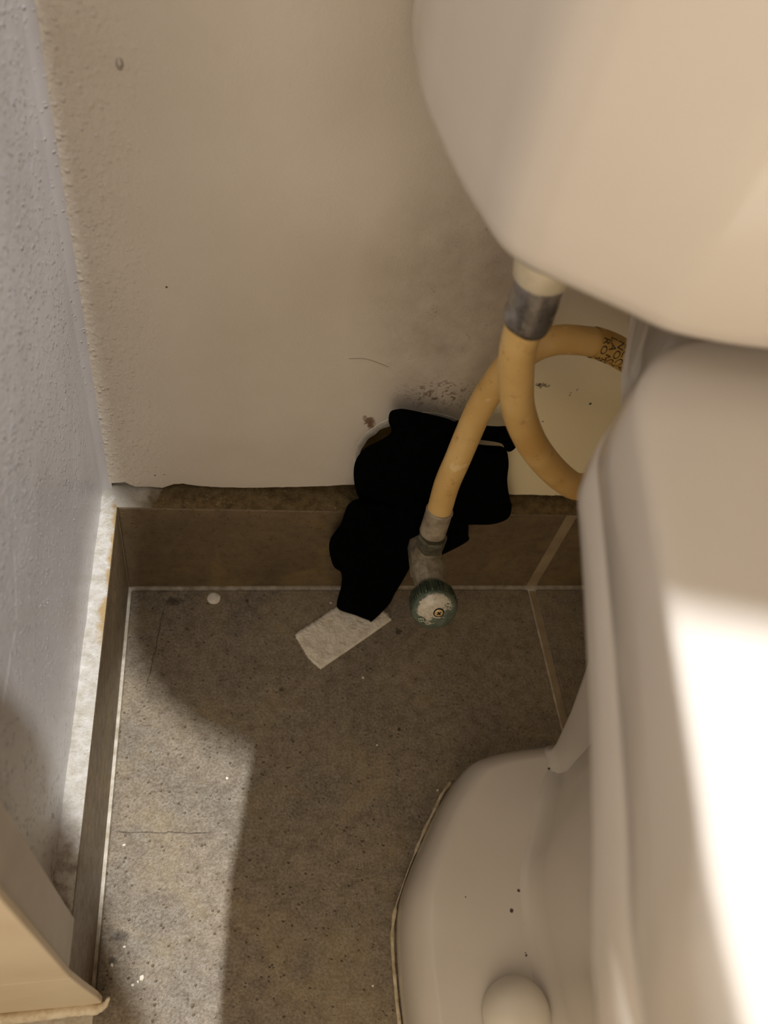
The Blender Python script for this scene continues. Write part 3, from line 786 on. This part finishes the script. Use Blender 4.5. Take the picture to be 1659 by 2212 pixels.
# ================================================================== BLACK CLOTH
NV = Vector((-0.18, -0.60, 0.78)).normalized()
UV_ = Vector((0, 0.79, 0.61)); UV_ = (UV_ - NV*UV_.dot(NV)).normalized(); RV = UV_.cross(NV).normalized()
if RV.x < 0: RV = -RV
def pillow(outline, thick, back, seed, step=0.0028, per=5, fold=0.0016):
    O = catmull(outline, per, closed=True)
    P2 = [Vector((p.dot(RV), p.dot(UV_))) for p in O]
    dep = [p.dot(NV) for p in O]
    def inside(q):
        c = False; n = len(P2)
        for i in range(n):
            a, b = P2[i], P2[i-1]
            if (a.y > q.y) != (b.y > q.y) and q.x < (b.x-a.x)*(q.y-a.y)/(b.y-a.y)+a.x: c = not c
        return c
    def bd(q):
        m_ = 9
        for i in range(len(P2)):
            a, b = P2[i-1], P2[i]; ab = b-a
            t = max(0, min(1, (q-a).dot(ab)/max(ab.length_squared, 1e-12)))
            m_ = min(m_, (q-(a+ab*t)).length)
        return m_
    pts = list(P2); x0 = min(p.x for p in P2); x1 = max(p.x for p in P2); y0 = min(p.y for p in P2); y1 = max(p.y for p in P2)
    y = y0; inner = []
    while y < y1:
        x = x0
        while x < x1:
            q = Vector((x+step*0.3*noise.noise((x*900, y*900, seed)), y))
            if inside(q) and bd(q) > step*0.6: inner.append(q)
            x += step
        y += step
    allp = pts+inner
    res = delaunay_2d_cdt(allp, [], [list(range(len(pts)))], 1, 1e-7)
    vs, fs = res[0], res[2]
    front, backv = [], []
    for q in vs:
        d = bd(q)
        wsum = 0; z = 0
        for pp, dz in zip(P2, dep):
            w = 1/((q-pp).length_squared+1e-7)**1.3; wsum += w; z += w*dz
        z /= wsum
        k = math.sqrt(min(1, d/0.012))
        fo = fold*noise.noise((q.x*75, q.y*55, seed)) + fold*0.6*noise.noise((q.x*190+q.y*90, q.y*60, seed+3))
        base = RV*q.x + UV_*q.y
        front.append(base + NV*(z+thick*k+fo*min(1, d/0.005)))
        backv.append(base + NV*(z-back*k))
    n = len(vs); F = [tuple(t) for t in fs] + [tuple(i+n for i in reversed(t)) for t in fs]
    cnt = {}
    for t in fs:
        for i in range(len(t)):
            e = (t[i], t[(i+1) % len(t)]); cnt.setdefault(tuple(sorted(e)), []).append(e)
    for es in cnt.values():
        if len(es) == 1: a, b = es[0]; F.append((b, a, a+n, b+n))
    return front+backv, F
upper = [(0.1651, -0.004, 0.2052), (0.1690, -0.004, 0.2078), (0.1745, -0.004, 0.2080), (0.1900, -0.004, 0.2045), (0.2051, -0.004, 0.1995), (0.2125, -0.005, 0.1895), (0.220, -0.006, 0.1826), (0.232, -0.006, 0.1808), (0.2440, -0.006, 0.1790), (0.2510, -0.006, 0.165), (0.2560, -0.006, 0.1451), (0.2640, -0.006, 0.1250), (0.2668, -0.007, 0.1196), (0.2679, -0.008, 0.1063), (0.2581, -0.008, 0.0985), (0.2405, -0.008, 0.0975), (0.2247, -0.009, 0.0940),
         (0.2032, -0.009, 0.098), (0.175, -0.010, 0.112), (0.1595, -0.008, 0.1225), (0.1524, -0.006, 0.1395), (0.1502, -0.005, 0.1590), (0.1549, -0.004, 0.1720), (0.1640, -0.004, 0.1806), (0.1688, -0.004, 0.1880), (0.1655, -0.004, 0.197)]
strap = [(0.2000, -0.007, 0.2010), (0.2232, -0.006, 0.1988), (0.2330, -0.006, 0.1985), (0.2410, -0.006, 0.1984), (0.2475, -0.006, 0.1895), (0.2515, -0.006, 0.1805), (0.2480, -0.007, 0.1762), (0.2440, -0.007, 0.1790), (0.2400, -0.007, 0.1840), (0.2290, -0.007, 0.1862), (0.2180, -0.007, 0.1872), (0.200, -0.007, 0.1890)]
lower = [(0.1640, -0.012, 0.1300), (0.1560, -0.012, 0.1310), (0.1495, -0.013, 0.1245), (0.1472, -0.014, 0.1057), (0.1422, -0.014, 0.0870), (0.1435, -0.014, 0.0700), (0.1488, -0.014, 0.0515), (0.1553, -0.014, 0.0430), (0.1570, -0.016, 0.0270), (0.1556, -0.0200, 0.0100), (0.1580, -0.0235, 0.0050), (0.1700, -0.0280, 0.0044), (0.1800, -0.0325, 0.0042), (0.1835, -0.0330, 0.0042), (0.1975, -0.0195, 0.0058), (0.2005, -0.016, 0.0150), (0.2042, -0.014, 0.0318), (0.2062, -0.014, 0.0512), (0.2075, -0.014, 0.0787), (0.2080, -0.013, 0.1016), (0.1985, -0.012, 0.1215), (0.18, -0.012, 0.128)]
right = [(0.2150, -0.006, 0.1060), (0.2225, -0.006, 0.1062), (0.2382, -0.007, 0.1010), (0.2435, -0.008, 0.0860), (0.2450, -0.008, 0.0765), (0.2317, -0.008, 0.0605), (0.2272, -0.008, 0.0575), (0.2240, -0.008, 0.0640), (0.2150, -0.008, 0.0800)]
v, f = joinvf(pillow(upper, 0.010, 0.004, 1), pillow(strap, 0.0035, 0.002, 5, 0.0022), pillow(lower, 0.009, 0.004, 9), pillow(right, 0.005, 0.003, 13), lathe((0.1935, 0.012, 0.1225), (0.02, -1, 0.03), [(0, 0.013), (0.012, 0.0145), (0.03, 0.0142), (0.042, 0.0125), (0.047, 0.009), (0.049, 0.003)], 24, fn=lambda t, i: 1+0.12*noise.noise((math.cos(t)*2, math.sin(t)*2, i*0.6))))
cloth = mk('cloth', v, f, M['cloth'], None)
tag(cloth, 'crumpled matte black cloth bunched round the pipe behind the valve', 'cloth')

# ================================================================== SMALL THINGS ON THE FLOOR
def tape_piece():
    q = [(0.1227, -0.0422), (0.1549, -0.0200), (0.1880, 0.002), (0.1993, -0.0307), (0.1410, -0.0713), (0.1307, -0.0578)]
    q = [(0.1232, -0.0428), (0.1260, -0.0400), (0.1549, -0.0195), (0.1760, -0.0062), (0.1965, -0.0248), (0.1990, -0.0305), (0.1700, -0.0512), (0.1410, -0.0712), (0.1325, -0.0620), (0.1268, -0.0505)]
    rag = (True, True, False, False, True, False, False, True, True, True)
    out = []
    for i in range(len(q)):
        a, b = Vector(q[i]), Vector(q[(i+1) % len(q)]); L = (b-a).length; n = max(2, int(L/0.0012)); nn = Vector((-(b-a).y, (b-a).x)).normalized()
        for k in range(n):
            p = a.lerp(b, k/n); p = p + nn*(0.0009 if rag[i] or i == 1 else 0.00015)*noise.noise((p.x*700, p.y*700, 0))
            out.append(p)
    inner = []
    def inside(qq):
        c = False
        for i in range(len(out)):
            a, b = out[i], out[i-1]
            if (a.y > qq.y) != (b.y > qq.y) and qq.x < (b.x-a.x)*(qq.y-a.y)/(b.y-a.y)+a.x: c = not c
        return c
    x = 0.12
    while x < 0.2:
        y = -0.073
        while y < 0:
            p = Vector((x, y))
            if inside(p) and min((p-o).length for o in out) > 0.0012: inner.append(p)
            y += 0.0024
        x += 0.0024
    res = delaunay_2d_cdt(out+inner, [], [list(range(len(out)))], 1, 1e-7)
    vs, fs = res[0], res[2]; n = len(vs)
    def hz(p): return 0.0012 + 0.0007*noise.noise((p[0]*120, p[1]*120, 4)) + 0.0004*noise.noise((p[0]*300, p[1]*300, 8))
    V = [(p[0], p[1], hz(p)) for p in vs] + [(p[0], p[1], 0.0002) for p in vs]
    F = [tuple(t) for t in fs] + [tuple(i+n for i in reversed(t)) for t in fs]
    cnt = {}
    for t in fs:
        for i in range(len(t)):
            e = (t[i], t[(i+1) % len(t)]); cnt.setdefault(tuple(sorted(e)), []).append(e)
    for es in cnt.values():
        if len(es) == 1: a, b = es[0]; F.append((b, a, a+n, b+n))
    return V, F
v, f = tape_piece()
tag(mk('paper_tape', v, f, M['tape'], None), 'torn piece of wrinkled white paper tape on the floor under the black cloth', 'tape')

v, f = lathe((0.0629, -0.0099, 0.0001), (0, 0, 1), [(0, 0.0050), (0.0005, 0.0050), (0.0009, 0.0044), (0.0011, 0.0005)], 28, fn=lambda t, i: 1+0.07*noise.noise((math.cos(t)*1.6, math.sin(t)*1.6, 2)))
tag(mk('paint_drop', v, f, M['flake'], None), 'round dried white paint drop on the floor against the back skirting', 'paint drop')

flakes = [(0.0739, -0.149, 1.3, 'white paint flake alone in the lit floor patch near its inner corner'),
          (0.0113, -0.1878, 1.2, 'white paint flake on the floor beside the left skirting and the hairline crack'),
          (0.0271, -0.2618, 1.9, 'largest white paint flake, on the lit floor near the door jamb'),
          (0.0222, -0.2651, 1.2, 'small white paint flake farther from the toilet than the largest flake'), (0.0249, -0.2636, 0.8, 'tiny white paint crumb between the largest flake and its smaller neighbour'),
          (0.0100, -0.2540, 1.1, 'white paint flake on the dark dirt spot by the door jamb'), (0.0160, -0.2450, 1.0, 'white paint flake between the dirt spots and the lit floor'),
          (0.1722, -0.0785, 0.9, 'tiny white paint crumb on the dark floor just in front of the tape'),
          (0.1525, -0.0145, 1.0, 'tiny white paint crumb between the skirting and the tape'), (0.2167, -0.1641, 0.9, 'tiny white paint crumb beside the toilet foot'),
          (0.1602, -0.2773, 0.9, 'white paint crumb on the shaded floor beside the toilet caulk'), (0.1775, -0.1302, 0.8, 'tiny white paint crumb in the middle of the shaded floor')]
for x, y, s, lb in flakes:
    n = random.randint(4, 6); a0 = random.random()*6; r = 0.0010*s
    pts = [(x+r*random.uniform(0.5, 1.25)*math.cos(a0+2*math.pi*k/n), y+r*random.uniform(0.5, 1.25)*math.sin(a0+2*math.pi*k/n)) for k in range(n)]
    tl = random.uniform(0.2, 0.5)*r
    v, f = loft([[(p, q, 0.0001) for p, q in pts], [(x+(p-x)*0.85, y+(q-y)*0.85, 0.0006+tl*(p-x)/r*0.5+0.0002) for p, q in pts]])
    o = mk('paint_flake', v, f, M['flake'], None, False)
    tag(o, lb, 'paint flake', 'white paint flakes on the floor tile')

# dusty hairs caught on the mortar of the back skirting, right of the cloth
parts = []
for k in range(46):
    x = random.uniform(0.268, 0.31); y = random.uniform(0.004, 0.014); z = 0.102
    d = Vector((random.uniform(-1, 1), random.uniform(-0.9, 0.5), random.uniform(0.1, 1.0))).normalized()*random.uniform(0.003, 0.007)
    p0 = Vector((x, y, z)); p1 = p0+d*0.5+Vector((random.uniform(-1, 1), 0, random.uniform(0, 1)))*0.001; p2 = p0+d
    p2.y = min(p2.y, 0.0146); p1.y = min(p1.y, 0.0146)
    parts.append(tube(catmull([p0, p1, p2], 3), 0.00012, 4))
v, f = joinvf(*parts)
tag(mk('lint', v, f, M['lint'], None), 'dusty brown hairs caught on the back skirting ledge beside the hose', 'lint', None, 'stuff')
